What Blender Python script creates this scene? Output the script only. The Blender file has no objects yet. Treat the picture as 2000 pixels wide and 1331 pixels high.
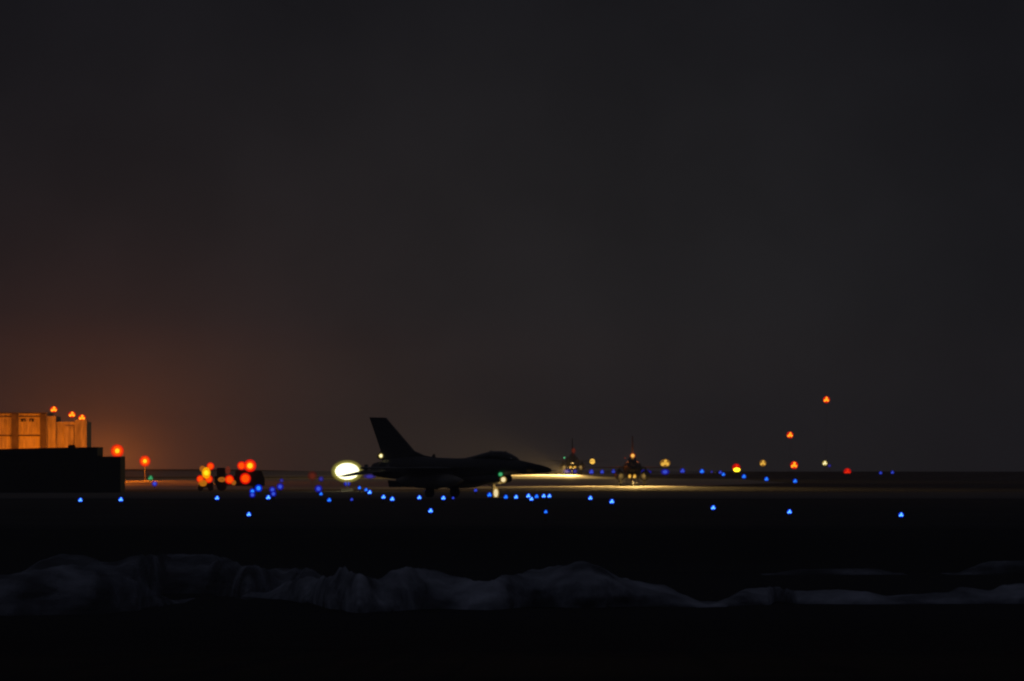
import bpy, bmesh, math, random
from mathutils import Vector, Matrix, noise as mn
random.seed(7)
S = bpy.context.scene
COL = S.collection
F = 300.0/36*2000            # focal length in photo pixels
CZ = 2.1                     # camera height above the airfield
HY = 905.0                   # level line in the photo

# ------------------------------------------------------------ helpers
PROF = [(0,0),(285,0),(521,0),(640,-.12),(800,-.42),(866,0.02),(1000,0.0),(1120,.08),(1185,.92),(1500,.50),(2700,-.75),(9000,-.75)]
def zg(D):
    for (a,za),(b,zb) in zip(PROF, PROF[1:]):
        if D <= b:
            t = (D-a)/(b-a); t = t*t*(3-2*t)
            return za+(zb-za)*t
    return PROF[-1][1]
def at(px, py, D):
    return Vector(((px-1000)*D/F, D, CZ-(py-HY)*D/F))
def solveD(py, h):
    D = 286.0
    while D < 2400:
        if HY+(CZ-zg(D)-h)*F/D <= py: return D
        D += 1.0
    return 2400.0
def groundD(py): return solveD(py, 0.0)

def newmat(name, base=(.1,.1,.1), rough=.6, spec=.3, metal=0, var=0.25, vscale=3.0, bump=0.0, bscale=30):
    m = bpy.data.materials.new(name); m.use_nodes = True
    nt = m.node_tree; n = nt.nodes; l = nt.links
    b = n['Principled BSDF']
    b.inputs['Roughness'].default_value = rough
    b.inputs['Specular IOR Level'].default_value = spec
    b.inputs['Metallic'].default_value = metal
    tc = n.new('ShaderNodeTexCoord'); nz = n.new('ShaderNodeTexNoise')
    nz.inputs['Scale'].default_value = vscale; nz.inputs['Detail'].default_value = 6
    l.new(tc.outputs['Object'], nz.inputs['Vector'])
    r = n.new('ShaderNodeMapRange'); r.inputs[1].default_value=.3; r.inputs[2].default_value=.7
    r.inputs[3].default_value = 1-var; r.inputs[4].default_value = 1+var
    l.new(nz.outputs['Fac'], r.inputs[0])
    mx = n.new('ShaderNodeVectorMath'); mx.operation='SCALE'; mx.inputs[0].default_value = base
    l.new(r.outputs[0], mx.inputs['Scale']); l.new(mx.outputs[0], b.inputs['Base Color'])
    if bump:
        nb = n.new('ShaderNodeTexNoise'); nb.inputs['Scale'].default_value = bscale; nb.inputs['Detail'].default_value=5
        l.new(tc.outputs['Object'], nb.inputs['Vector'])
        bp = n.new('ShaderNodeBump'); bp.inputs['Strength'].default_value = bump
        l.new(nb.outputs['Fac'], bp.inputs['Height']); l.new(bp.outputs[0], b.inputs['Normal'])
    return m
def emat(name, col, strength, cover=1.0):
    m = bpy.data.materials.new(name); m.use_nodes = True
    nt = m.node_tree; n = nt.nodes; l = nt.links; n.clear()
    o = n.new('ShaderNodeOutputMaterial'); e = n.new('ShaderNodeEmission')
    e.inputs['Color'].default_value = (*col,1); e.inputs['Strength'].default_value = strength
    if cover < 1:
        t = n.new('ShaderNodeBsdfTransparent'); x = n.new('ShaderNodeMixShader'); x.inputs[0].default_value = cover
        l.new(t.outputs[0], x.inputs[1]); l.new(e.outputs[0], x.inputs[2]); l.new(x.outputs[0], o.inputs['Surface'])
    else: l.new(e.outputs[0], o.inputs['Surface'])
    m.cycles.emission_sampling = 'NONE'
    return m

def link(name, bm, mat, parent=None, loc=None, smooth=False):
    me = bpy.data.meshes.new(name); bm.normal_update(); bm.to_mesh(me); bm.free()
    me.materials.append(mat)
    if smooth:
        for p in me.polygons: p.use_smooth = True
    o = bpy.data.objects.new(name, me); COL.objects.link(o)
    if parent: o.parent = parent
    if loc is not None: o.location = loc
    return o
def thing(name, label, cat, loc=(0,0,0), rz=0, group=None):
    o = bpy.data.objects.new(name, None); COL.objects.link(o)
    o.location = loc; o.rotation_euler = (0,0,rz); o.empty_display_size=.2
    o['label']=label; o['category']=cat
    if group: o['group']=group
    return o
def tag(o, label=None, cat=None, group=None, kind=None):
    for k,v in (('label',label),('category',cat),('group',group),('kind',kind)):
        if v: o[k]=v
    return o
def copy_tree(o, parent=None):
    c = o.copy(); COL.objects.link(c); c.parent = parent
    for ch in list(o.children): copy_tree(ch, c)
    return c
def box(bm, x0,x1,y0,y1,z0,z1, bev=0):
    r = bmesh.ops.create_cube(bm, size=1)
    for v in r['verts']:
        v.co = Vector(((x0+x1)/2+v.co.x*(x1-x0),(y0+y1)/2+v.co.y*(y1-y0),(z0+z1)/2+v.co.z*(z1-z0)))
    if bev:
        es = {e for v in r['verts'] for e in v.link_edges}
        bmesh.ops.bevel(bm, geom=list(es), offset=bev, segments=2, affect='EDGES')
def rings(bm, loops, closed=True, cap=True):
    """loft a list of vertex loops"""
    vs = [[bm.verts.new(p) for p in L] for L in loops]
    n = len(vs[0])
    for a,b in zip(vs, vs[1:]):
        for i in range(n if closed else n-1):
            j=(i+1)%n
            bm.faces.new((a[i],a[j],b[j],b[i]))
    if cap:
        bm.faces.new(list(reversed(vs[0]))); bm.faces.new(vs[-1])
    return vs
def tube(bm, pts, rad, seg=8, cap=True):
    loops=[]
    pts=[Vector(p) for p in pts]
    rs = rad if isinstance(rad,(list,tuple)) else [rad]*len(pts)
    for i,p in enumerate(pts):
        d=(pts[min(i+1,len(pts)-1)]-pts[max(i-1,0)]).normalized()
        q=d.to_track_quat('Z','Y')
        loops.append([p+q@Vector((math.cos(2*math.pi*k/seg)*rs[i],math.sin(2*math.pi*k/seg)*rs[i],0)) for k in range(seg)])
    rings(bm, loops, cap=cap)
def ball(bm, c, r, sx=1,sy=1,sz=1, seg=14):
    res=bmesh.ops.create_uvsphere(bm,u_segments=seg,v_segments=max(6,seg*2//3),radius=r)
    for v in res['verts']: v.co=Vector((v.co.x*sx+c[0],v.co.y*sy+c[1],v.co.z*sz+c[2]))
def slab(bm, poly, axis, t0, t1):
    """prism of a 2-D polygon; axis 'y' -> poly in (x,z), axis 'z' -> poly in (x,y)"""
    if axis=='y':
        a=[(x,t0,z) for x,z in poly]; b=[(x,t1,z) for x,z in poly]
    else:
        a=[(x,y,t0) for x,y in poly]; b=[(x,y,t1) for x,y in poly]
    rings(bm,[a,b]); bmesh.ops.recalc_face_normals(bm,faces=bm.faces)

M = {}
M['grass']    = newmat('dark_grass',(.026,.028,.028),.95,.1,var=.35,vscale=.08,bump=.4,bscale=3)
M['concrete'] = newmat('pavement_concrete',(.30,.28,.25),.85,.2,var=.22,vscale=.12,bump=.15,bscale=4)
M['asphalt']  = newmat('old_asphalt',(.09,.09,.09),.9,.15,var=.25,vscale=.1,bump=.2,bscale=5)
M['paint_line']=newmat('worn_white_paint',(.55,.53,.48),.8,.2,var=.3,vscale=.6)
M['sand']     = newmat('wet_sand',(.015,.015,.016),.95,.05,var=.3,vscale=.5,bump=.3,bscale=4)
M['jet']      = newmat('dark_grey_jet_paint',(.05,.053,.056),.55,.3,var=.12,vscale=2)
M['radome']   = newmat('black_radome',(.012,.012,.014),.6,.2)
M['glass']    = newmat('smoked_canopy_glass',(.02,.02,.022),.15,.5)
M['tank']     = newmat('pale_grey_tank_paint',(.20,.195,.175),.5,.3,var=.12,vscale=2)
M['metal']    = newmat('bare_gear_metal',(.42,.40,.36),.45,.4,var=.2,vscale=6)
M['rubber']   = newmat('tyre_rubber',(.02,.02,.02),.8,.2)
M['burnt']    = newmat('burnt_nozzle_metal',(.08,.07,.065),.45,.4,metal=.6,var=.3,vscale=5)
M['pole']     = newmat('galvanised_pole',(.10,.10,.10),.6,.3)
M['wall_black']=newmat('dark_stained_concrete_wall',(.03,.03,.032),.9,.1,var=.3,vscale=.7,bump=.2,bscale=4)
M['lamp_base']= newmat('lamp_base_paint',(.12,.10,.05),.6,.3)
M['truck']    = newmat('dark_truck_paint',(.022,.022,.02),.9,.1)

# ------------------------------------------------------------ world: night sky with town glow and lamp haze in its colour
W = bpy.data.worlds.new("World"); S.world = W; W.use_nodes=True
nt=W.node_tree; n=nt.nodes; l=nt.links; n.clear()
out=n.new('ShaderNodeOutputWorld')
tc=n.new('ShaderNodeTexCoord'); sp=n.new('ShaderNodeSeparateXYZ'); l.new(tc.outputs['Generated'],sp.inputs[0])
def mth(op,a,b=None,c=None,clamp=False):
    m=n.new('ShaderNodeMath'); m.operation=op; m.use_clamp=clamp
    for i,v in enumerate((a,b,c)):
        if v is None: continue
        if isinstance(v,(int,float)): m.inputs[i].default_value=v
        else: l.new(v,m.inputs[i])
    return m.outputs[0]
X,Y,Z=sp.outputs
az=mth('ARCTAN2',X,Y); el=mth('ARCSINE',Z)
def gauss(px,py,wx,wy):
    a=mth('DIVIDE',mth('SUBTRACT',az,(px-1000)/F),wx/F)
    b=mth('DIVIDE',mth('SUBTRACT',el,(HY-py)/F),wy/F)
    r2=mth('ADD',mth('MULTIPLY',a,a),mth('MULTIPLY',b,b))
    return mth('EXPONENT',mth('MULTIPLY',r2,-1.0))
def lobe(px,py,wx,wy):   # long-tailed: 1/(1+r^2)
    a=mth('DIVIDE',mth('SUBTRACT',az,(px-1000)/F),wx/F)
    b=mth('DIVIDE',mth('SUBTRACT',el,(HY-py)/F),wy/F)
    r2=mth('ADD',mth('MULTIPLY',a,a),mth('MULTIPLY',b,b))
    return mth('DIVIDE',1.0,mth('ADD',1.0,r2))
def scaled(fac,col):
    v=n.new('ShaderNodeVectorMath'); v.operation='SCALE'; v.inputs[0].default_value=col
    l.new(fac,v.inputs['Scale']); return v.outputs[0]
def vadd(a,b):
    v=n.new('ShaderNodeVectorMath'); v.operation='ADD'; l.new(a,v.inputs[0]); l.new(b,v.inputs[1]); return v.outputs[0]
WLD=dict(base=(.0066,.0066,.0088), glows=[
    ((206,893,85,62),(.150,.0330,.0010),'g'),  # haze halo of the lamps by the shed, put into the sky colour
    ((200,915,230,140),(.070,.0150,.0004),'g'),
    ((150,905,400,290),(.028,.0062,.0012),'g'),
    ((150,905,850,560),(.0106,.0037,.0018),'g'),
    ((1050,620,1050,620),(.0085,.0080,.0070),'g'),  # broad centre lobe puts lens vignetting into the sky colour
])
# unseen upper sky brightened well above the horizon, added to light the haze
upper_boost=mth('ADD',1.0,mth('MULTIPLY',mth('SMOOTH_MIN' if False else 'MINIMUM',mth('MAXIMUM',mth('SUBTRACT',el,.06),0.0),.25),8.0))
base=scaled(upper_boost,WLD['base'])
for (p,c,k) in WLD['glows']:
    base=vadd(base,scaled((gauss if k=='g' else lobe)(*p),c))
wn=n.new('ShaderNodeTexNoise'); wn.inputs['Scale'].default_value=45; wn.inputs['Detail'].default_value=5; l.new(tc.outputs['Generated'],wn.inputs['Vector'])
wr=n.new('ShaderNodeMapRange'); wr.inputs[1].default_value=.3; wr.inputs[2].default_value=.7; wr.inputs[3].default_value=.88; wr.inputs[4].default_value=1.12; l.new(wn.outputs['Fac'],wr.inputs[0])
wv=n.new('ShaderNodeVectorMath'); wv.operation='SCALE'; l.new(base,wv.inputs[0]); l.new(wr.outputs[0],wv.inputs['Scale']); base=wv.outputs[0]
bg=n.new('ShaderNodeBackground'); bg.inputs['Strength'].default_value=1; l.new(base,bg.inputs['Color'])
sky=n.new('ShaderNodeTexSky'); sky.sky_type='NISHITA'; sky.sun_disc=False
sky.sun_elevation=math.radians(-6); sky.sun_rotation=math.radians(-70)
bg2=n.new('ShaderNodeBackground'); bg2.inputs['Strength'].default_value=.004; l.new(sky.outputs[0],bg2.inputs['Color'])
ad=n.new('ShaderNodeAddShader'); l.new(bg.outputs[0],ad.inputs[0]); l.new(bg2.outputs[0],ad.inputs[1]); l.new(ad.outputs[0],out.inputs['Surface'])
# faint moonlight
sl=bpy.data.lights.new('moon','SUN'); sl.energy=.012; sl.angle=math.radians(.5); sl.color=(.75,.82,1)
so=bpy.data.objects.new('moon',sl); COL.objects.link(so); so.rotation_euler=(math.radians(42),0,math.radians(-35))

# ------------------------------------------------------------ ground
def sheet(name, polyline_rows, mat, dz=0.0):
    """rows: list of (D, x0, x1)"""
    bm=bmesh.new(); prev=None
    for D,x0,x1 in polyline_rows:
        k=24; row=[bm.verts.new((x0+(x1-x0)*i/k, D, zg(D)+dz)) for i in range(k+1)]
        if prev:
            for i in range(k): bm.faces.new((prev[i],prev[i+1],row[i+1],row[i]))
        prev=row
    return link(name,bm,mat)
rows=[286+ (i*6) for i in range(220)]+[1640,1800,2100,2700]
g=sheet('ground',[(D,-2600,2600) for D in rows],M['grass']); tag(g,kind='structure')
# sea, shore slope and beach
SEA=-1.5
bm=bmesh.new()
vs=[[bm.verts.new((x,y,z)) for x in (-2600,-200,200,2600)] for y,z in ((280,SEA-.35),(282,SEA+.3),(284,-.4),(285,-.1),(286,0))]
for a,b in zip(vs,vs[1:]):
    for i in range(3): bm.faces.new((a[i],a[i+1],b[i+1],b[i]))
tag(link('shore',bm,M['grass']),kind='structure')
bm=bmesh.new(); prev=None
for y,z in ((-60,.5),(30,.45),(80,.1),(130,-.55),(170,-1.15),(196,-1.5),(215,-2.1)):
    row=[bm.verts.new((-2600+5200*i/60,y,z+(.06*mn.noise(Vector((i*1.7,y*.1,0))) if abs(i-30)<28 else 0))) for i in range(61)]
    if prev:
        for i in range(60): bm.faces.new((prev[i],prev[i+1],row[i+1],row[i]))
    prev=row
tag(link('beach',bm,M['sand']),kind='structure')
M['water']=newmat('black_night_water',(.004,.005,.008),.75,.05,var=.3,vscale=.3,bump=.6,bscale=2)
bm=bmesh.new()
q=[bm.verts.new(p) for p in ((-2600,190,SEA),(2600,190,SEA),(2600,281.5,SEA),(-2600,281.5,SEA))]; bm.faces.new(q)
tag(link('sea',bm,M['water']),kind='structure')

# pavements
def pav(name, rowsD, mat, dz):
    o=sheet(name, rowsD, mat, dz); tag(o,kind='structure'); return o
def xat(px,D): return (px-1000)*D/F
# runway where the near jet rolls
pav('runway',[(D,-900,900) for D in (500,515,530,550,575,600,630,655)],M['asphalt'],.02)
# curved taxiway of the middle jet: near edge swings away to the right
def taxi(name, edge, farD, mat, dz):
    bm=bmesh.new(); prev=None
    for px,py in edge:
        D0=groundD(py); pts=[]
        for k in range(61):
            D=D0+(max(farD,D0+20)-D0)*k/60
            pts.append(bm.verts.new((xat(px,D0)+(D-D0)*0.0, D, zg(D)+dz)))
        if prev:
            for k in range(60): bm.faces.new((prev[k],pts[k],pts[k+1],prev[k+1]))
        prev=pts
    o=link(name,bm,mat); tag(o,kind='structure'); return o
taxi('taxiway',[(-3000,957),(600,957),(1000,956.5),(1150,956),(1240,955),(1320,952.5),(1400,949),(1480,945.5),(1540,944)],1090,M['concrete'],.03)
taxi('far_taxiway',[(-3000,932),(800,932),(1000,932),(1120,932),(1200,930),(1320,927),(1400,925)],1400,M['concrete'],.03)
# painted edge lines on the runway
bm=bmesh.new()
for D0,D1,x0,x1 in ((539,539.6,-300,300),(600,600.4,-300,300)):
    for i in range(20):
        a=x0+(x1-x0)*i/20; b=x0+(x1-x0)*(i+1)/20
        bm.faces.new([bm.verts.new(p) for p in ((a,D0,zg(D0)+.026),(b,D0,zg(D0)+.026),(b,D1,zg(D1)+.026),(a,D1,zg(D1)+.026))])
tag(link('painted_line',bm,M['paint_line']),kind='structure')

# far low bank behind the left apron
bm=bmesh.new(); loops=[]
for i in range(60):
    px=-600+i*55; D=1420; x=xat(px,D)
    h=(.52+.16*mn.noise(Vector((i*.23,3,0))))*(1.0 if px<400 else max(.05,1-(px-400)/350))
    z=zg(D)
    loops.append([(x,D-9,z-.2),(x,D-4,z+h*.8),(x,D,z+h),(x,D+5,z+h*.8),(x,D+12,z-.2)])
rings(bm,loops,closed=False,cap=False)
tag(link('hill',bm,M['grass']),kind='structure')

# ------------------------------------------------------------ surf
fm=bpy.data.materials.new('churned_foam'); fm.use_nodes=True
nn=fm.node_tree.nodes; ll=fm.node_tree.links; b=nn['Principled BSDF']
b.inputs['Roughness'].default_value=.9; b.inputs['Specular IOR Level'].default_value=.1
t=nn.new('ShaderNodeTexCoord'); z1=nn.new('ShaderNodeTexNoise'); z1.inputs['Scale'].default_value=.55; z1.inputs['Detail'].default_value=7; z1.inputs['Roughness'].default_value=.6
ll.new(t.outputs['Object'],z1.inputs['Vector'])
cr=nn.new('ShaderNodeValToRGB'); cr.color_ramp.elements[0].position=.30; cr.color_ramp.elements[0].color=(.14,.16,.20,1)
cr.color_ramp.elements[1].position=.66; cr.color_ramp.elements[1].color=(.42,.47,.58,1)
ll.new(z1.outputs['Fac'],cr.inputs[0]); ll.new(cr.outputs[0],b.inputs['Base Color'])
z2=nn.new('ShaderNodeTexNoise'); z2.inputs['Scale'].default_value=3; z2.inputs['Detail'].default_value=6
ll.new(t.outputs['Object'],z2.inputs['Vector'])
bp=nn.new('ShaderNodeBump'); bp.inputs['Strength'].default_value=.5; bp.inputs['Distance'].default_value=.2
ll.new(z2.outputs['Fac'],bp.inputs['Height']); ll.new(bp.outputs[0],b.inputs['Normal'])
# patchy cover: thin places let the dark water through
tr_=nn.new('ShaderNodeBsdfTransparent'); mxs=nn.new('ShaderNodeMixShader')
mp3=nn.new('ShaderNodeMapping'); mp3.inputs['Scale'].default_value=(.45,.5,1.3); ll.new(t.outputs['Object'],mp3.inputs['Vector'])
z3=nn.new('ShaderNodeTexNoise'); z3.inputs['Scale'].default_value=1.0; z3.inputs['Detail'].default_value=6; ll.new(mp3.outputs[0],z3.inputs['Vector'])
r3=nn.new('ShaderNodeMapRange'); r3.name='cover'; r3.inputs[1].default_value=.34; r3.inputs[2].default_value=.58; r3.inputs[3].default_value=.35; r3.inputs[4].default_value=1.0; ll.new(z3.outputs['Fac'],r3.inputs[0])
ll.new(r3.outputs[0],mxs.inputs[0]); ll.new(tr_.outputs[0],mxs.inputs[1]); ll.new(b.outputs[0],mxs.inputs[2]); ll.new(mxs.outputs[0],nn['Material Output'].inputs['Surface'])
M['foam']=fm
f2=fm.copy(); f2.name='thin_foam'; q=f2.node_tree.nodes['cover']; q.inputs[1].default_value=.40; q.inputs[2].default_value=.68; q.inputs[3].default_value=.14; q.inputs[4].default_value=.72
M['thin_foam']=f2
def lerp_list(L,x):
    if x<=L[0][0]: return L[0][1]
    for (a,va),(b_,vb) in zip(L,L[1:]):
        if x<=b_:
            t=(x-a)/(b_-a); t=t*t*(3-2*t); return va+(vb-va)*t
    return L[-1][1]
def breaker(label, top, bot, setback, seed, group='breaking waves', taper=110, mat='foam'):
    x0=min(top[0][0],bot[0][0]); x1=max(top[-1][0],bot[-1][0])
    bm=bmesh.new(); loops=[]; N=int((x1-x0)/2.5)
    for i in range(N+1):
        px=x0+(x1-x0)*i/N
        Db=(CZ-SEA)*F/(lerp_list(bot,px)-HY); Dc=Db+setback
        zc=CZ-(lerp_list(top,px)-HY)*Dc/F
        zc=max(zc,SEA+.02)
        e=min(1,(px-x0)/taper,(x1-px)/taper); e=max(0.01,e); e=e*e*(3-2*e)
        hh=(zc-SEA)*e
        X0=xat(px,Db)
        prof=[(0,-.25),(.06,.22),(.22,.5),(.45,.74),(.75,.93),(1.0,1.0),(1.35,.93),(2.1,.55),(3.2,.2),(4.5,-.3)]
        L=[]; pr2=[]
        for (ua,va),(ub,vb) in zip(prof,prof[1:]):
            pr2+=[(ua+(ub-ua)*q/3,va+(vb-va)*q/3) for q in range(3)]
        prof=pr2+[prof[-1]]
        for k,(u,v) in enumerate(prof):
            p=Vector((X0,Db+u*setback,SEA+v*hh if v>=0 else SEA+v))
            if 0<k<len(prof)-1:
                w=.10*min(1,hh*1.6)
                p+=Vector((0,(mn.noise(Vector((p.x*.35+seed,p.y*.3,p.z*1.6)))*.55+mn.noise(Vector((p.x*1.3,p.y*.9+seed,p.z*3.2)))*.35+mn.noise(p*5)*.10)*min(1,hh*1.6),mn.noise(Vector((p.x*.7+seed,p.y*.8,p.z*2)))*w+mn.noise(p*4+Vector((seed,9,0)))*w*.4))
            L.append(p)
        loops.append(L)
    rings(bm,loops,closed=False,cap=False)
    bmesh.ops.recalc_face_normals(bm,faces=bm.faces)
    o=link('breaking_wave',bm,M[mat],smooth=True)
    tag(o,label,'wave',group); return o
breaker('front left breaker of churned foam, its lower edge nearest the beach',
  [(-250,1138),(0,1124),(70,1116),(120,1108),(170,1112),(220,1122),(258,1133),(300,1142),(360,1165)],
  [(-250,1204),(0,1203),(170,1201),(260,1194),(300,1186),(360,1178)],2.2,1,mat='thin_foam')
breaker('dim foam crest rising behind the front left breaker',
  [(60,1150),(110,1112),(175,1099),(215,1098),(245,1086),(300,1083),(380,1081),(430,1089),(475,1107),(540,1112),(600,1111),(650,1120),(700,1150)],
  [(60,1172),(250,1170),(330,1160),(400,1160),(440,1165),(480,1172),(550,1164),(610,1174),(700,1178)],3.5,2,mat='thin_foam')
breaker('long middle breaker of white water with two rounded foam humps',
  [(470,1150),(520,1142),(560,1132),(610,1130),(640,1128),(664,1107),(690,1120),(735,1130),(770,1114),(800,1110),(840,1115),(880,1128),(950,1132),(1000,1121),(1050,1113),(1100,1105),(1140,1101),(1170,1108),(1220,1130),(1290,1141),(1340,1156),(1390,1167),(1420,1180)],
  [(470,1166),(540,1171),(600,1178),(650,1190),(700,1198),(750,1195),(850,1190),(950,1192),(1050,1186),(1150,1188),(1250,1186),(1420,1186)],2.4,3)
breaker('low narrow foam ridge running out of frame on the right',
  [(1360,1176),(1390,1164),(1420,1161),(1460,1151),(1520,1148),(1560,1153),(1640,1152),(1690,1156),(1740,1165),(1800,1162),(1850,1158),(1890,1146),(1940,1152),(1970,1142),(2000,1138),(2250,1140)],
  [(1360,1187),(1500,1182),(1520,1175),(1560,1180),(1700,1181),(1840,1180),(2250,1178)],1.6,4)
breaker('thin faint foam line behind the low right ridge',
  [(1490,1119),(1520,1112),(1600,1111),(1700,1110),(1745,1107),(1775,1118)],[(1490,1124),(1600,1123),(1775,1123)],1.2,5,taper=80,mat='thin_foam')
breaker('thin faint foam line at the right edge of the sea',
  [(1850,1118),(1900,1104),(1950,1098),(2000,1097),(2200,1102)],[(1850,1123),(1930,1123),(2200,1122)],1.2,6,taper=80,mat='thin_foam')
breaker('faint dark foam hump farthest back on the left',
  [(20,1105),(70,1094),(115,1083),(150,1086),(200,1098),(240,1106)],[(20,1122),(120,1122),(240,1122)],2.0,7,mat='thin_foam',taper=60)

# ------------------------------------------------------------ lamps
LM={}
def lm(key,col,s,cover=1.0):
    LM[key]=emat(key,col,s,cover); return LM[key]
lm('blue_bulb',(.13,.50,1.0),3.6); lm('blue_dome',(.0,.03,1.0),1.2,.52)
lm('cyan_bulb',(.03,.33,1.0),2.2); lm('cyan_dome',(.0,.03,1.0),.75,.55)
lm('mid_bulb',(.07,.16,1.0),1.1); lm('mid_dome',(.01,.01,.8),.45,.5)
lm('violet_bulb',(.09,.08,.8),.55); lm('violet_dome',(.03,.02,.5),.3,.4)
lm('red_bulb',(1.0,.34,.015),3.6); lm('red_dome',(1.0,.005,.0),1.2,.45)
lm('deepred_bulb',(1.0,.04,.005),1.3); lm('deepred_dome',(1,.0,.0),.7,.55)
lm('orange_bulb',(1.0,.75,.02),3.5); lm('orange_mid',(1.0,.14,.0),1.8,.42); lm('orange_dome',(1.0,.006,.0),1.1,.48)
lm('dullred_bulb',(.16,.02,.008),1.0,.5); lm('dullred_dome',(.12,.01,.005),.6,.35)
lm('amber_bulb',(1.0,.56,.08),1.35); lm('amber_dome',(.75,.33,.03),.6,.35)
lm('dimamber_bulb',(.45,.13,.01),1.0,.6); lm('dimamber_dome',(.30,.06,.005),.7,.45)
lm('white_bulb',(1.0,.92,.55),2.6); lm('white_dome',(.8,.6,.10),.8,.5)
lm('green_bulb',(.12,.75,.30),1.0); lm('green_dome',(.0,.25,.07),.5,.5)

def bulbs_bm(r, lobes, squash=(1,1)):
    bm=bmesh.new()
    if lobes==3:  # three lobes give the bulb the shape of its lens blur
        for dx,dz,rr in ((.12,.62,.40),(-.58,-.34,.44),(.58,-.30,.42)):
            ball(bm,(dx*r*squash[0],0,dz*r*squash[1]),rr*r,seg=10)
        ball(bm,(0,0,-.02*r),.45*r,seg=10)
    else:
        ball(bm,(0,0,0),.70*r,squash[0],1,squash[1],seg=14)
    return bm
CACHE={}
def lamp_parts(root, r, style, lobes, h, squash=(1,1)):
    """lamp with blur-shaped bulb lobes and a glowing bloom dome, on a post of height h"""
    rk=(round(r,3),style,lobes,round(h,2),squash)
    if rk in CACHE:
        for src in CACHE[rk]:
            c=src.copy(); COL.objects.link(c); c.parent=root
        return
    made=[]
    bm=bmesh.new(); ball(bm,(0,0,h),r*.98,squash[0],1,squash[1],seg=16)  # tinted dome glows and is enlarged to carry the lamp's bloom
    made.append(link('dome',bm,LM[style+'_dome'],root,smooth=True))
    if style=='orange':
        bm=bmesh.new(); ball(bm,(0,0,h),r*.72,squash[0],1,squash[1],seg=16)
        made.append(link('lens',bm,LM['orange_mid'],root,smooth=True))  # glowing shell between bulb and dome grades the bloom colour
    bm=bulbs_bm(r*(.78 if style!='orange' else .5),lobes,squash); bmesh.ops.translate(bm,vec=(0,0,h),verts=bm.verts)
    made.append(link('bulb',bm,LM[style+'_bulb'],root,smooth=True))
    bm=bmesh.new()
    tube(bm,[(0,0,-.05),(0,0,max(.02,h-r*squash[1]))],min(.03 if h<3 else .014,r*.25),8)
    tube(bm,[(0,0,0),(0,0,.03)],min(.14,r*.8),12)
    tube(bm,[(0,0,max(.0,h-r*squash[1]-.03)),(0,0,max(.03,h-r*squash[1]*.9))],min(.07,r*.5),10)
    made.append(link('post',bm,M['lamp_base'],root))
    CACHE[rk]=made
def ground_lamp(px,py,label,style='blue',r=4.6,lobes=3,squash=(1,1),h=.34,D=None,name='taxiway_light',cat='taxiway light',group='blue lights along the taxiways and runway'):
    D=D or solveD(py,h); R=r*D/F
    hh=CZ-(py-HY)*D/F-zg(D)
    t=thing(name,label,cat,(xat(px,D),D,zg(D)),random.uniform(-.2,.2) if lobes==3 and squash==(1,1) else 0,group)
    lamp_parts(t,round(R,2) if R>.1 else R,style,lobes,round(hh,2) if name!='taxiway_light' else hh,squash)
    return t
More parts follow.
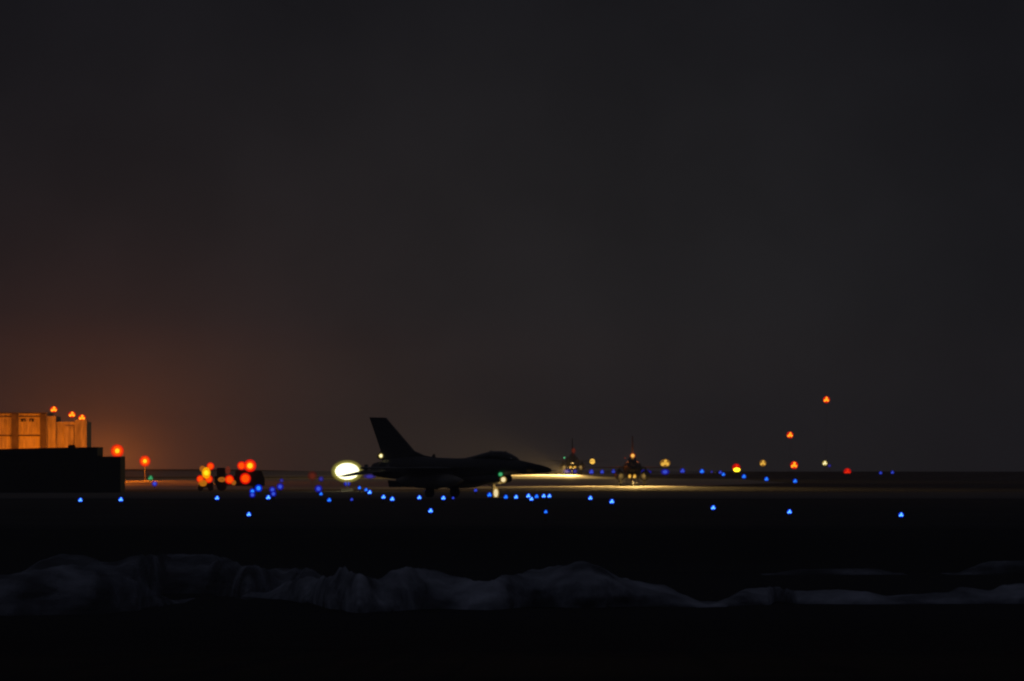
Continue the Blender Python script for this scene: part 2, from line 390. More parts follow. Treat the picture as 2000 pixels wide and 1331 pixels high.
B=[
 (157,977,'blue edge light low in front of the black shed, the left one of two','blue',4.6),
 (236,976,'blue edge light at the right hand corner of the black shed','blue',4.8),
 (424,973,'lone blue edge light below the red and amber lamps of the dark cart','blue',4.8),
 (486,1005,'lone blue edge light on the near grass below the parked truck','blue',4.8),
 (524,972,'bright white-blue edge light touching two soft blue globes','blue',4.8),
 (643,977,'blue edge light left below the big floodlight, clear of the soft pair','cyan',4.4),
 (627,965,'small blue edge light tucked under a soft blue globe left of the floodlight','cyan',3.6),
 (687,976,'tiny violet edge light on the grass below the floodlight','mid',3.2),
 (702,953,'small blue edge light right below the floodlight beneath the tailplane tip','cyan',3.6),
 (715,957,'small blue edge light overlapped by a brighter one below the tailplane','cyan',3.6),
 (722,962,'bright blue edge light overlapping a smaller one below the tailplane','blue',4.6),
 (749,971,'blue edge light under the tail fin, left one of a close pair','blue',4.6),
 (766,975,'blue edge light under the tail fin, right one of a close pair','blue',4.6),
 (819,972,'blue edge light under the rear fuselage with a tiny cyan one up beside it','blue',4.6),
 (832,960,'tiny cyan edge light just under the near jet belly','cyan',3.0),
 (841,998,'large bright blue edge light on the near grass below the jet','blue',5.0),
 (866,973,'bright blue edge light beside the main wheel of the near jet','blue',4.6),
 (885,973,'tiny violet-white edge light right of the main wheel of the near jet','mid',2.8),
 (929,958,'small deep blue edge light under the intake of the near jet','mid',3.6),
 (956,967,'blue edge light just left of the lit nose gear','cyan',4.8),
 (988,971,'blue edge light just right of the lit nose gear','cyan',4.6),
 (1008,971,'second blue edge light to the right of the lit nose gear','blue',4.6),
 (1032,969,'blue edge light at upper left of the overlapping pair ahead of the nose gear','blue',4.6),
 (1038,975,'blue edge light at lower right of the overlapping pair ahead of the nose gear','blue',4.4),
 (1048,970,'blue edge light in the middle of the tight row ahead of the nose gear','cyan',4.4),
 (1062,969,'blue edge light next to the right end of the row ahead of the nose gear','blue',4.4),
 (1073,969,'blue edge light at the far right end of the row ahead of the nose gear','blue',4.4),
 (1066,1000,'small blue edge light on the near grass below the tight row','cyan',3.8),
 (1153,973,'blue edge light left below the middle jet','blue',4.6),
 (1195,980,'bright blue edge light below the left wing of the middle jet','blue',5.0),
 (1393,992,'bright blue edge light on the near grass right of both far jets','blue',5.0),
 (1542,1000,'bright blue edge light on the near grass below the middle red mast lamp','blue',5.0),
 (1760,1006,'bright blue edge light nearest the right edge, on the near grass','blue',5.2),
 (1155,922,'blue edge light under the right wing of the farthest jet','mid',5.0),
 (1176,922,'blue edge light midway between the two far jets','mid',4.2),
 (1198,921,'blue edge light under the left wing of the middle jet','mid',4.2),
 (1333,920,'blue edge light right of the amber dome lamp','mid',5.2),
 (1371,921,'blue edge light midway between the amber dome lamp and the heart shaped red lamp','cyan',4.8),
 (1390,922,'very faint violet edge light between two blue ones on the right','violet',2.6),
 (1407,923,'soft blue edge light overlapped by a sharper one left of the red lamp','mid',3.8),
 (1413,927,'sharp small blue edge light overlapping a softer one left of the red lamp','cyan',3.8),
 (1453,931,'blue edge light right below the heart shaped red lamp','cyan',4.4),
 (1497,936,'blue edge light below the small amber lamp','cyan',4.4),
 (1553,940,'blue edge light straight below the lowest red lamp of the mast group','cyan',4.4),
 (1720,924,'small dim blue edge light at far right, left one of a pair','mid',3.4),
 (1743,923,'small dim blue edge light at far right, right one of a pair','mid',3.4),
]
for px,py,lab,st,r in B: ground_lamp(px,py,lab,st,r)
SB=[
 (505,954,'large soft cyan-blue globe light right of the parked truck','cyan',7.5,(1,1)),
 (493,960,'upper soft blue globe light of the stacked pair below the truck','cyan',5.6,(1,1)),
 (493,967,'lower soft blue globe light of the stacked pair below the truck','mid',6.0,(1,1)),
 (532,957,'upper soft violet-blue globe light above the bright white-blue edge light','mid',6.5,(1,1)),
 (534,965,'lower soft violet-blue globe light beside the bright white-blue edge light','mid',6.2,(1,1)),
 (547,951,'round violet-blue globe light at the upper right of the soft cluster','mid',7.0,(1,1)),
 (550,939,'barely visible violet globe light above the soft blue cluster','violet',4.5,(1,1)),
 (622,955,'large soft blue globe light left of the floodlight','mid',7.5,(1,1)),
 (627,936,'faint violet globe light beside the dull red lamp','violet',5.5,(1,1)),
 (678,945,'violet-blue globe light right under the floodlight','mid',7.0,(1,.75)),
 (722,931,'wide violet light under the tailplane of the near jet','violet',9,(1.35,.55)),
 (302,945,'dim violet light beside the green lamp','mid',5.4,(1,1)),
 (1108,921,'wide violet light below the nose of the farthest jet, left one','violet',6.5,(1.4,.7)),
 (1123,921,'violet light below the nose of the farthest jet, right one','violet',4.8,(1,1)),
 (1262,922,'wide violet light under the right wing of the middle jet','mid',7.0,(1.5,.7)),
 (1299,922,'wide violet-blue light straight below the amber dome lamp','mid',6.5,(1.3,.9)),
]
for px,py,lab,st,r,sq in SB:
    ground_lamp(px,py,lab,st,r,1,sq,h=.45,cat='globe light',name='globe_light',group='soft blue and violet globe lights')
def post_lamp(px,py,D,label,style,r,lobes=1,squash=(1,1),cat='signal lamp',name='signal_lamp',group='red and amber signal lamps on poles'):
    R=r*D/F; z=CZ-(py-HY)*D/F; g0=zg(D)
    t=thing(name,label,cat,(xat(px,D),D,g0),0,group)
    lamp_parts(t,R,style,lobes,z-g0,squash)
    return t
for a in [
 (1614,781,1500,'highest red lamp on its thin mast at the right','red',6.6,3),
 (1543,850,1500,'middle red lamp on a thin mast, left of the highest one','red',6.6,3),
 (1551,909,1450,'bright red-orange lamp low beneath the middle mast lamp','red',7.6,3),
 (1655,922,1165,'plain red lamp farthest to the right, close to the ground','deepred',7.2,3),
 (1490,905,1430,'small amber lamp left of the low red-orange lamp','amber',6.8,3),
 (1611,905,1430,'small pale yellow lamp below the highest red lamp','white',5.0,3),
 (1620,910,1440,'very faint grey lamp touching the pale yellow one','violet',3.5,1),
 (610,930,900,'dull dark red lamp left of the floodlight','dullred',9.5,1),
 (229,881,930,'large orange-red lamp with yellow core beside the black shed','orange',13,1),
 (283,901,1000,'orange-red round lamp, lower of the two right of the shed','orange',11,1),
 (294,934,900,'small green lamp above a violet one right of the shed','green',5.5,3),
]: post_lamp(*a)
post_lamp(1299,905,1250,'broad amber dome lamp between the middle jet and blue edge lights','amber',10,3,(1.05,.8))
# heart-shaped pair of red lamps
t=post_lamp(1438,914,1170,'heart shaped red and orange double lamp above the blue edge lights','deepred',8.2,3)
D=1168; bm=bmesh.new(); ball(bm,(0,0,0),5.0*D/F,1.35,1,.8); o=link('bulb',bm,LM['orange_bulb'],t,smooth=True)
o.location=(.06,-.8,CZ-(918.0-HY)*D/F-zg(1170)); o['label']='yellow-orange lower bulb'

# ------------------------------------------------------------ big floodlight cart left of the jet tail
D=700; k=D/F
fl=thing('floodlight_cart','big oval white floodlight glowing behind the near jet tailplane','floodlight',(xat(678,D),D,zg(D)))
zc=CZ-(921-HY)*k-zg(D)
lm('flood_core',(1.0,.97,.68),6.0); lm('flood_halo',(.70,.62,.10),.8,.05); lm('flood_inner_halo',(1.0,.92,.35),1.2,.5)
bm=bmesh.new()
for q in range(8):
    ball(bm,(0,0,zc),1,(31.5-1.0*q)*k,.30-.01*q,(22.5-.8*q)*k,seg=32)  # nested glowing shells stand in for the yellow bloom
link('halo_shells',bm,LM['flood_halo'],fl,smooth=True)
bm=bmesh.new(); ball(bm,(.0,0,zc),1,24.5*k,.20,17.0*k,seg=32); link('lens',bm,LM['flood_inner_halo'],fl,smooth=True)  # inner glowing shell of the same bloom
bm=bmesh.new(); ball(bm,(.0,0,zc),1,23*k,.15,15.8*k,seg=32); link('bloomed_lamp',bm,LM['flood_core'],fl,smooth=True)  # one glowing ellipsoid, enlarged to the bloomed size of the lamp
bm=bmesh.new(); tube(bm,[(0,.1,0),(0,.1,zc-16*k)],.05); box(bm,-.5,.5,-.1,.5,-.02,.22,.03); link('trolley',bm,M['truck'],fl)
bm=bmesh.new()
for sx in (-.4,.4): tube(bm,[(sx-.05,-.15,.1),(sx+.05,-.15,.1)],.12,12)
link('wheel',bm,M['rubber'],fl)

# ------------------------------------------------------------ jet
TH=math.radians(39.6)
def P(s,y,z): return (7.5-s,y,z)
def loft(sec, seg=24, power=2.2):
    bm=bmesh.new(); loops=[]
    for s,zt,zb,hw in sec:
        cz=(zt+zb)/2; hz=(zt-zb)/2; L=[]
        for i in range(seg):
            a=2*math.pi*i/seg; c,sn=math.cos(a),math.sin(a)
            L.append(P(s,math.copysign(abs(c)**(2/power),c)*hw,cz+math.copysign(abs(sn)**(2/power),sn)*hz))
        loops.append(L)
    rings(bm,loops); bmesh.ops.recalc_face_normals(bm,faces=bm.faces); return bm
def airfoil_panel(root_le,root_te,tip_le,tip_te,z0,z1,y0,y1,t0,t1,n_=5):
    bm=bmesh.new(); loops=[]
    for i in range(n_+1):
        u=i/n_; le=root_le+(tip_le-root_le)*u; te=root_te+(tip_te-root_te)*u
        y=y0+(y1-y0)*u; z=z0+(z1-z0)*u; t=t0+(t1-t0)*u
        pr=[(0,0),(.12,.7),(.4,1),(.75,.6),(1,.05),(.75,-.5),(.4,-.8),(.12,-.6)]
        loops.append([P(le+(te-le)*a,y,z+b_*t/2) for a,b_ in pr])
    rings(bm,loops); bmesh.ops.recalc_face_normals(bm,faces=bm.faces); return bm
def build_jet(label):
    J=thing('fighter_jet',label,'fighter jet',group='fighter jets waiting on the airfield')
    link('radome',loft([(.26,1.70,1.62,.03),(.34,1.75,1.57,.10),(.6,1.86,1.52,.22),(1.1,1.98,1.49,.32),(1.9,2.12,1.46,.43)]),M['radome'],J,smooth=True)
    bm=bmesh.new(); tube(bm,[P(-.2,0,1.655),P(.3,0,1.66)],[.010,.02],6); link('pitot_probe',bm,M['metal'],J)
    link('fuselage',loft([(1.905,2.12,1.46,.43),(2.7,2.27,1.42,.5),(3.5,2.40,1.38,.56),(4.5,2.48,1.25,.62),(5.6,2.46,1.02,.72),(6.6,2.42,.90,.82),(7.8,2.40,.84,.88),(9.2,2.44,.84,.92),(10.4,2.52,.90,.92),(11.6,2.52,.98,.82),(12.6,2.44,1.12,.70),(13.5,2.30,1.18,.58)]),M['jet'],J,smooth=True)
    can=link('canopy',loft([(2.75,2.25,2.05,.12),(3.1,2.50,2.1,.30),(3.6,2.72,2.15,.40),(4.2,2.84,2.2,.44),(4.9,2.84,2.2,.44),(5.5,2.73,2.2,.40),(6.3,2.56,2.2,.28),(7.0,2.43,2.2,.12)],20,2.0),M['glass'],J,smooth=True)
    fr=bmesh.new()
    for s,h in ((3.9,2.81),(5.0,2.86)):
        tube(fr,[P(s,math.cos(a)*.455,2.2+math.sin(a)*(h-2.2)) for a in [math.pi*i/12 for i in range(13)]],.02,6)
    link('canopy_frame',fr,M['jet'],can)
    # chin intake with dark mouth
    it=link('air_intake',loft([(3.75,1.40,.98,.48),(3.80,1.44,.92,.54),(4.3,1.46,.83,.60),(5.4,1.46,.80,.66),(6.6,1.46,.82,.72),(7.6,1.46,.95,.76)],24,2.6),M['jet'],J,smooth=True)
    link('intake_mouth',loft([(3.735,1.36,1.02,.42),(3.755,1.36,1.02,.42)],24,2.6),M['radome'],it)
    # strakes, wings, tail surfaces
    for sg in (-1,1):
        bm=bmesh.new()
        slab(bm,[P(4.0,sg*.45,0)[:2],P(5.6,sg*.85,0)[:2],P(6.9,sg*1.25,0)[:2],P(9.5,sg*1.25,0)[:2],P(9.5,sg*.3,0)[:2],P(4.6,sg*.3,0)[:2]],'z',1.80,1.87)
        link('strake',bm,M['jet'],J)
        w=link('wing',airfoil_panel(6.6,11.0,9.35,10.75,1.80,1.80,sg*.8,sg*4.72,.16,.05),M['jet'],J,smooth=False)
        link('stabilator',airfoil_panel(12.2,14.6,14.0,14.95,1.68,1.28,sg*.62,sg*2.85,.12,.04),M['jet'],J)
        bm=bmesh.new(); slab(bm,[(7.5-11.3,.98),(7.5-12.8,1.05),(7.5-12.7,.62),(7.5-11.8,.62)],'y',sg*.55-.02,sg*.55+.02); link('ventral_fin',bm,M['jet'],J)
        m=bmesh.new(); tube(m,[P(8.35,sg*4.82,1.80),P(8.5,sg*4.82,1.80),P(8.7,sg*4.82,1.80),P(11.2,sg*4.82,1.80),P(11.35,sg*4.82,1.80)],[.01,.05,.075,.075,.05],10)
        for aa in (9.2,10.9):
            box(m,7.5-aa-.15,7.5-aa+.15,sg*4.82-.25,sg*4.82+.25,1.795,1.805); box(m,7.5-aa-.15,7.5-aa+.15,sg*4.82-.006,sg*4.82+.006,1.58,2.02)
        link('wingtip_missile',m,M['tank'],J)
        tk=bmesh.new()
        ss=[(6.1,.01),(6.3,.10),(6.7,.22),(7.3,.33),(8.2,.385),(9.4,.385),(10.3,.31),(11.0,.18),(11.5,.04)]
        tube(tk,[P(s,sg*1.30,1.04) for s,_ in ss],[r*1.27 for _,r in ss],20)
        T=link('drop_tank',tk,M['tank'],J,smooth=True)
        py_=bmesh.new(); slab(py_,[(7.5-6.9,1.45),(7.5-7.6,1.78),(7.5-10.4,1.78),(7.5-10.2,1.45)],'y',sg*1.30-.06,sg*1.30+.06); link('pylon',py_,M['jet'],T)
    bm=bmesh.new()
    prof=[(9.3,2.42),(10.4,2.58),(11.2,2.86),(13.45,4.90),(14.72,4.92),(13.75,2.85),(14.0,2.62),(14.05,2.42),(13.4,2.2),(10,2.2)]
    slab(bm,[(7.5-a,b_) for a,b_ in prof],'y',-.055,.055)
    for v in bm.verts:
        if v.co.z<3: v.co.y*=1.9
    fin=link('tail_fin',bm,M['jet'],J)
    bm=bmesh.new(); slab(bm,[(7.5-9.42,2.44),(7.5-9.5,2.66),(7.5-9.62,2.66),(7.5-9.75,2.44)],'y',-.015,.015); link('antenna',bm,M['jet'],J)
    link('exhaust_nozzle',loft([(13.5,2.24,1.20,.54),(13.9,2.20,1.24,.50),(14.3,2.12,1.32,.42),(14.31,2.08,1.36,.38),(13.9,2.10,1.34,.38)],24,2.0),M['burnt'],J,smooth=True)
    # gear
    ng=bmesh.new(); tube(ng,[P(4.75,0,1.0),P(4.7,0,.25)],.05,10); tube(ng,[P(5.5,0,.95),P(4.75,0,.55)],.03,8)
    box(ng,7.5-4.75-.03,7.5-4.75+.03,-.17,.0,.45,.98)
    G=link('nose_gear',ng,M['metal'],J)
    wb=bmesh.new(); tube(wb,[P(4.7,-.09,.23),P(4.7,-.06,.23),P(4.7,.06,.23),P(4.7,.09,.23)],[.17,.23,.23,.17],20); link('wheel',wb,M['rubber'],G)
    for sg in (-1,1):
        mg=bmesh.new(); tube(mg,[P(8.8,sg*.6,1.05),P(8.9,sg*1.18,.36)],.07,10); tube(mg,[P(9.6,sg*.5,1.0),P(8.95,sg*1.1,.45)],.04,8)
        slab(mg,[(7.5-8.2,1.0),(7.5-9.4,1.0),(7.5-9.3,.55),(7.5-8.4,.5)],'y',sg*.98-.015,sg*.98+.015)
        G2=link('main_gear',mg,M['jet'],J)
        wb=bmesh.new(); tube(wb,[P(8.9,sg*1.08,.34),P(8.9,sg*1.13,.34),P(8.9,sg*1.27,.34),P(8.9,sg*1.32,.34)],[.26,.34,.34,.26],24); link('wheel',wb,M['rubber'],G2)
    return J
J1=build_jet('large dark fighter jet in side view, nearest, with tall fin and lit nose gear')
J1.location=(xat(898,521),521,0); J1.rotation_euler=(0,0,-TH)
J2=copy_tree(J1); J2['label']='head-on fighter jet with an orange glowing beacon and reddish lit fin'
D=838; J2.location=(xat(1235,D),D,zg(D)+.03); J2.rotation_euler=(0,0,math.radians(-91))
J3=copy_tree(J1); J3['label']='smaller farthest fighter jet, head-on, just ahead of the near jet nose'
D=1155; J3.location=(xat(1118,D),D,zg(D)+.03); J3.rotation_euler=(0,0,math.radians(-90.3))
def jl(J,name,s,y,z,r,key,sx=1,sz=1,dome=None,label=None):
    bm=bmesh.new(); ball(bm,(0,0,0),r,sx,1,sz,seg=12)
    o=link(name,bm,LM[key],J,loc=P(s,y,z),smooth=True)
    if label: o['label']=label
    if dome:
        bm=bmesh.new(); ball(bm,(0,0,0),r*1.5,sx,1,sz,seg=12); link('lens',bm,LM[dome],o,smooth=True)  # glowing outer shell stands in for the light's halo
    return o
lm('warm_bulb',(1.0,.86,.50),1.5); lm('warm_dome',(.8,.5,.12),.6,.4)
lm('beacon_bulb',(1.0,.62,.12),2.2); lm('beacon_dome',(.8,.12,.01),.6,.55)
lm('gear_bulb',(1.0,.85,.5),1.3)
jl(J1,'tail_light',13.72,-.12,2.55,.10,'white_bulb',dome='white_dome',label='yellow-white tail light at the fin base')
jl(J1,'navigation_light',3.85,-.5,1.42,.11,'green_bulb',dome='green_dome',label='green navigation light on the intake')
jl(J1,'taxi_light',3.70,-.42,1.10,.14,'warm_bulb',dome='warm_dome',label='warm white taxi light on the intake lip')
jl(J1,'gear_light',4.55,-.1,.28,.13,'gear_bulb',1.0,1.9,dome='warm_dome',label='bright elongated lamp on the nose gear')
jl(J2,'beacon',3.9,.05,2.95,.17,'beacon_bulb',dome='beacon_dome')
jl(J2,'cockpit_light',3.9,-.7,2.72,.09,'dullred_bulb')
for y in (.24,-.24): jl(J2,'landing_light',3.6,y,.93,.12,'amber_bulb',1,1.3,dome='amber_dome')
jl(J3,'beacon',3.9,.15,3.2,.20,'dullred_bulb',1,1.4,dome='dullred_dome')
jl(J3,'navigation_light',5,-1.1,2.25,.11,'green_bulb')
for y in (.30,-.25): jl(J3,'landing_light',3.6,y,.98,.16,'amber_bulb',1.3,.8,dome='amber_dome')
jl(J3,'wing_light',8.6,2.7,1.75,.36,'amber_bulb',label='amber light under the left wing')

# ------------------------------------------------------------ lit lamps and added fills that throw light
def spot(name,loc,target,power,col,angle,blend=.6,size=.12):
    L=bpy.data.lights.new(name,'SPOT'); L.energy=power; L.color=col; L.spot_size=math.radians(angle); L.spot_blend=blend; L.shadow_soft_size=size
    o=bpy.data.objects.new(name,L); COL.objects.link(o); o.location=loc
    o.rotation_euler=(Vector(target)-Vector(loc)).to_track_quat('-Z','Y').to_euler(); return o
def point(name,loc,power,col,size=.15):
    L=bpy.data.lights.new(name,'POINT'); L.energy=power; L.color=col; L.shadow_soft_size=size
    o=bpy.data.objects.new(name,L); COL.objects.link(o); o.location=loc; return o
WARM=(1.0,.62,.18)
def jet_world(J,s,y,z): return J.matrix_basis @ Vector(P(s,y,z))
p=jet_world(J2,5.0,.3,.5)
spot('landing_lamp',p,p+Vector((-1,-30,-20)),34000,WARM,98,1.0)
point('gear_point',jet_world(J2,5.7,0,.52),120,WARM,.06)  # fill point added behind the nose strut to brighten the drop tanks
point('beacon_lamp',jet_world(J2,9.9,0,2.85),420,(1,.25,.08),.06)
for sy,dx,pw in ((-1,-26,40000),(1,20,17000)):  # unseen spots added to widen the light pool sideways
    p=jet_world(J2,6.2,sy*.62,.50); spot('pool_fill_spot',p,p+Vector((dx,-20,-4.5)),pw,WARM,62,1.0)
p=jet_world(J3,6.2,-.62,.50); spot('pool_fill_spot',p,p+Vector((-26,-17,-1.2)),90000,WARM,75,1.0)  # added spot, stretches the farthest jet's pool to the left
p=jet_world(J3,5.0,-.3,.5)
spot('landing_lamp',p,p+Vector((-16,-30,-17)),70000,WARM,118,1.0)
point('gear_point',jet_world(J3,5.7,0,.52),170,WARM,.06)  # same added fill under the farthest jet
p=jet_world(J1,4.30,0,.80)
spot('taxi_lamp',p,p+Vector((0,0,-1)),14,WARM,150,1)
point('gear_point',jet_world(J1,4.2,-.12,.62),7,WARM,.06)

# ------------------------------------------------------------ left: black shed, lit industrial building
D=636; k=D/F
x1=xat(190,D); x2=xat(235,D)
sh=thing('concrete_shed','long black flat-roofed shed with a lower right end, left edge','shed',((x1-12),D,zg(D)))
def rel(o,x): return x-o.location.x
def hz(py,D_): return CZ-(py-HY)*D_/F-zg(D_)
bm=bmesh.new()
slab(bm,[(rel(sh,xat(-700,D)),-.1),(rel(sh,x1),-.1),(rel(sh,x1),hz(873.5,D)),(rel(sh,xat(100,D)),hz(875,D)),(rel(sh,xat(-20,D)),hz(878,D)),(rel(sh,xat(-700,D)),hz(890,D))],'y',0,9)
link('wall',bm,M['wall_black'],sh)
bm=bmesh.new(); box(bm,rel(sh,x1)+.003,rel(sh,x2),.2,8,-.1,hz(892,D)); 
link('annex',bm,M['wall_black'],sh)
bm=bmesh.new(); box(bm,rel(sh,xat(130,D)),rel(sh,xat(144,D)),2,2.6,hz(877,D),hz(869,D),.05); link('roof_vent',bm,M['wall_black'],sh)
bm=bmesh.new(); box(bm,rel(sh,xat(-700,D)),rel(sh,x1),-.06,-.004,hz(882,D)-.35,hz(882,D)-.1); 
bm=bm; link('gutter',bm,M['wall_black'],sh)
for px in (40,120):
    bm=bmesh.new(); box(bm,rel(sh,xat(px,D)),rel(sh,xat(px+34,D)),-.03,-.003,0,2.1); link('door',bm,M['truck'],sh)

D=720; k=D/F; BX=xat(60,D)
M['plaster']=newmat('pale_weathered_cladding',(.40,.37,.30),.85,.2,var=.36,vscale=.9,bump=.2,bscale=6)
m=M['plaster']; nz=[q for q in m.node_tree.nodes if q.type=='TEX_NOISE'][0]
mp=m.node_tree.nodes.new('ShaderNodeMapping'); mp.inputs['Scale'].default_value=(7,7,.9)
m.node_tree.links.new(m.node_tree.nodes['Texture Coordinate'].outputs['Object'],mp.inputs['Vector']); m.node_tree.links.new(mp.outputs[0],nz.inputs['Vector'])
M['pier']=newmat('dark_pier_concrete',(.10,.085,.07),.9,.1,var=.3,vscale=2)
bd=thing('industrial_building','building lit orange by sodium floodlights behind the black shed','building',(BX,D,zg(D)))
def bxp(bm,pa,pb,ya,yb,pt,pbm,bev=0): box(bm,rel(bd,xat(pa,D)),rel(bd,xat(pb,D)),ya,yb,hz(pbm,D),hz(pt,D),bev)
bm=bmesh.new(); bxp(bm,-400,91,0,10,806,956); link('main_wall',bm,M['plaster'],bd)
bm=bmesh.new(); bxp(bm,91.2,108,.6,9,813,956); link('stair_tower',bm,M['plaster'],bd)
bm=bmesh.new(); bxp(bm,108.2,168,1.1,9,824,956); link('side_wing',bm,M['plaster'],bd)
bm=bmesh.new(); bxp(bm,145,168.4,.85,3,820,956); link('corner_bay',bm,M['plaster'],bd)
for pa,pb in ((23,36),(79,90)):
    bm=bmesh.new(); bxp(bm,pa,pb,-.35,-.003,809,956,.02); link('pier',bm,M['pier'],bd)
bm=bmesh.new(); bxp(bm,125,143,.9,1.096,832,956); link('pier',bm,M['plaster'],bd)
bm=bmesh.new(); bxp(bm,-400,78,-.12,-.006,850,852.5); link('rail',bm,M['pier'],bd)
bm=bmesh.new(); bxp(bm,-400,91.1,-.25,-.003,806.5,808.5); bxp(bm,-400,91.1,-.1,-.004,813.5,815); link('cornice',bm,M['pier'],bd)
for pa in (8,12,46,52,60,68):
    bm=bmesh.new(); bxp(bm,pa,pa+1.5,-.09,-.004,820,849); link('pipe',bm,M['plaster'],bd)
for pa in (41,57):
    bm=bmesh.new(); bxp(bm,pa,pa+9,-.05,-.002,818,824); link('window',bm,M['glass'],bd)
SOD=(1.0,.21,.001)
for pxl,pw in ((-60,620),(10,680),(60,740),(100,660),(120,330),(150,580)):
    p=at(pxl,905,D-6); p.z=zg(D)+3.0
    spot('sodium_floodlight',p,(p.x+.3,D,zg(D)+4.2),pw,SOD,120,1.0)
for px,py,lab in ((105,800,'leftmost red lamp on the orange lit building roof'),(140.5,810,'middle red lamp on the orange lit building roof'),(160,816,'rightmost red lamp on the orange lit building roof')):
    Dl=D+1.0; t=thing('obstruction_light',lab,'warning light',tuple(at(px,py,Dl)),0,'red lamps on the orange lit building')
    lamp_parts(t,round(7.4*Dl/F,3),'red',3,0.0001,(1,.82))
    # short stand down to the roof
    bm=bmesh.new(); rt={105:813,140.5:824,160:820}[px]; tube(bm,[(0,.25,-(rt-py)*Dl/F-.02),(0,.25,-.1),(0,0,-.1)],.03,8); link('stand',bm,M['pole'],t)

# apron pool of sodium light right of the shed
point('sodium_point',(xat(229,930),926,zg(930)+3.2),9000,SOD,.3)
point('sodium_point',(xat(283,1000),996,zg(1000)+2.3),6000,SOD,.3)
point('sodium_point',(xat(404,880),880,zg(880)+1.8),800,SOD,.2)
point('sodium_point',(xat(110,850),850,zg(850)+6),5000,SOD,.3)  # hidden light added behind the shed to warm the apron
pf=jet_world(J1,16,0,2.2)
point('floodlight_lamp',(xat(678,700),697,zg(700)+1.3),900,(1,.85,.45),.5)

# ------------------------------------------------------------ truck and lamp cart
D=760; k=D/F
tr=thing('service_truck','dark parked service truck carrying two red roof lamps','truck',(xat(478,D),D,zg(D)))
def tx(px): return (px-478)*k
def tz(py): return CZ-(py-HY)*k-zg(D)
bm=bmesh.new(); slab(bm,[(tx(460),.45),(tx(517),.45),(tx(517),tz(936)),(tx(511),tz(920)),(tx(462),tz(919)),(tx(460),tz(921))],'y',-1,1)
bmesh.ops.bevel(bm,geom=bm.edges[:],offset=.05,segments=2,affect='EDGES'); cab=link('cab',bm,M['truck'],tr)
bm=bmesh.new(); slab(bm,[(tx(499),tz(934)),(tx(513),tz(934)),(tx(508.5),tz(923)),(tx(499),tz(923))],'y',-1.008,-1.001); link('window',bm,M['glass'],cab)
bm=bmesh.new(); box(bm,tx(420),tx(459.5),-1,1,.5,tz(930),.04); box(bm,tx(424),tx(440),-.8,.8,tz(930),tz(914),.05); link('bed',bm,M['truck'],tr)
for px in (433,503):
    for sy in (-1,1):
        bm=bmesh.new(); tube(bm,[(tx(px),sy*.75,.42),(tx(px),sy*1.02,.42)],.42,20); link('wheel',bm,M['rubber'],tr)
def blob(parent,name,x,z,r,key,sx=1,sz=1,y=-1.15,label=None):
    bm=bmesh.new(); ball(bm,(0,0,0),r,sx,.5,sz,seg=18); o=link(name,bm,LM[key],parent,loc=(x,y,z),smooth=True)
    if label: o['label']=label
    return o
def lamp3(parent,x,z,r,label,y=-1.2,core='orange_bulb',sx=1,sz=1):
    o=blob(parent,'beacon',x,z,r,'orange_dome',sx,sz,y,label)
    bm=bmesh.new(); ball(bm,(0,0,0),r*.70,sx,.5,sz,seg=18); link('lens',bm,LM['orange_mid'],o,smooth=True)  # glowing shells around the bulb model the beacon's bloom
    if core: bm=bmesh.new(); ball(bm,(0,0,0),r*.42,sx,.5,sz,seg=12); link('bulb',bm,LM[core],o,smooth=True)
    return o
lamp3(tr,tx(489),tz(910),12.5*k,'large red beacon with a yellow core')
lamp3(tr,tx(472.5),tz(910),8.5*k,'smaller red beacon',core=None)
lamp3(tr,tx(480),tz(935),11*k,'round red-orange side lamp',core=None)
lamp3(tr,tx(449),tz(937),9*k,'orange lamp on the bed',core=None)
blob(tr,'side_lamp',tx(434),tz(937),7*k,'dimamber_bulb',1.1,.7)
blob(tr,'side_lamp',tx(457),tz(943),5*k,'dimamber_bulb',1,1)
blob(tr,'side_lamp',tx(446),tz(919),5.5*k,'dullred_bulb',.9,1.5)
D=755; k=D/F
ct=thing('lamp_cart','dark wheeled cart covered with glowing red and yellow lamps','cart',(xat(402,D),D,zg(D)))
def tx(px): return (px-402)*k
bm=bmesh.new(); box(bm,tx(388),tx(416),-.4,.6,.3,tz(943),.04); tube(bm,[(tx(402),.1,tz(945)),(tx(404),.1,tz(912))],.05); link('frame',bm,M['truck'],ct)
for px in (392,412):
    bm=bmesh.new(); tube(bm,[(tx(px),-.5,.25),(tx(px),-.38,.25)],.25,16); link('wheel',bm,M['rubber'],ct)
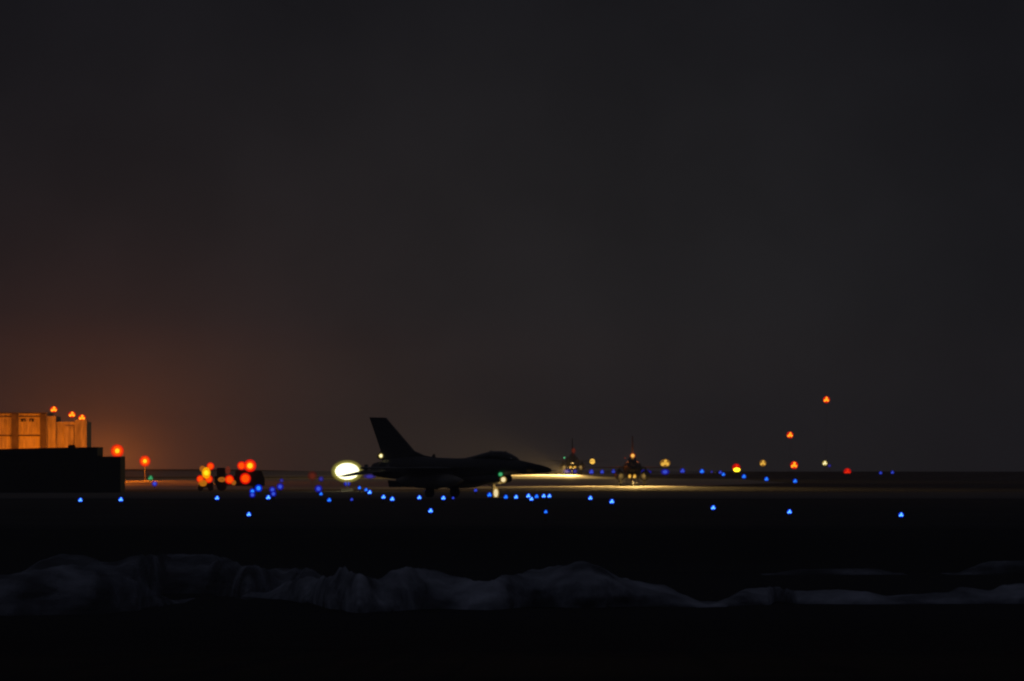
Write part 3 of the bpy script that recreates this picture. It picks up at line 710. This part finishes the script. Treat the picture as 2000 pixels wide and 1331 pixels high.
lamp3(ct,tx(411.5),tz(911),7.5*k,'upper red lamp',y=-.60,core=None)
lamp3(ct,tx(391.5),tz(936),7.5*k,'lower left red lamp',y=-.55,core=None)
lamp3(ct,tx(408),tz(936),8*k,'lower right red lamp',y=-.55,core=None)
lm('amber_glass',(.55,.17,.005),1.0,.6)
blob(ct,'amber_lamp',tx(397),tz(944),8*k,'amber_glass',1,.8,-.7)
blob(ct,'amber_lamp',tx(396),tz(916),6*k,'dimamber_bulb',1,1,-.5)
lm('yellow_dome',(1.0,.40,.0),1.1,.75)
o=blob(ct,'yellow_lamp',tx(403.5),tz(924),10*k,'yellow_dome',.85,1.1,-.85)
bm=bmesh.new(); ball(bm,(0,0,0),5*k,1,.5,1); link('bulb',bm,LM['orange_bulb'],o,smooth=True)

# ------------------------------------------------------------ haze
hm=bpy.data.materials.new('night_haze'); hm.use_nodes=True
nn=hm.node_tree.nodes; nn.clear(); o_=nn.new('ShaderNodeOutputMaterial'); v=nn.new('ShaderNodeVolumePrincipled')
v.inputs['Color'].default_value=(.97,.96,.98,1); v.inputs['Density'].default_value=.00020; v.inputs['Anisotropy'].default_value=.0
hm.node_tree.links.new(v.outputs[0],o_.inputs['Volume'])
bm=bmesh.new(); box(bm,-2650,2650,-70,2750,-3.2,17)
hz_=link('haze',bm,hm); tag(hz_,kind='stuff')

# ------------------------------------------------------------ camera and render
cd=bpy.data.cameras.new('camera'); cam=bpy.data.objects.new('camera',cd); COL.objects.link(cam); S.camera=cam
cd.lens=300; cd.sensor_width=36; cd.clip_start=1; cd.clip_end=20000
cam.location=(0,0,CZ); cam.rotation_euler=(math.radians(90),0,0)
cd.shift_y=(HY-665.5)/2000
S.view_settings.view_transform='Standard'; S.view_settings.look='None'; S.view_settings.exposure=0; S.view_settings.gamma=1
c=S.cycles
c.filter_width=2.2; c.use_denoising=True; c.denoiser='OPENIMAGEDENOISE'; c.sample_clamp_direct=10; c.sample_clamp_indirect=.03; c.max_bounces=4
c.transparent_max_bounces=16; c.volume_bounces=0; c.use_adaptive_sampling=False
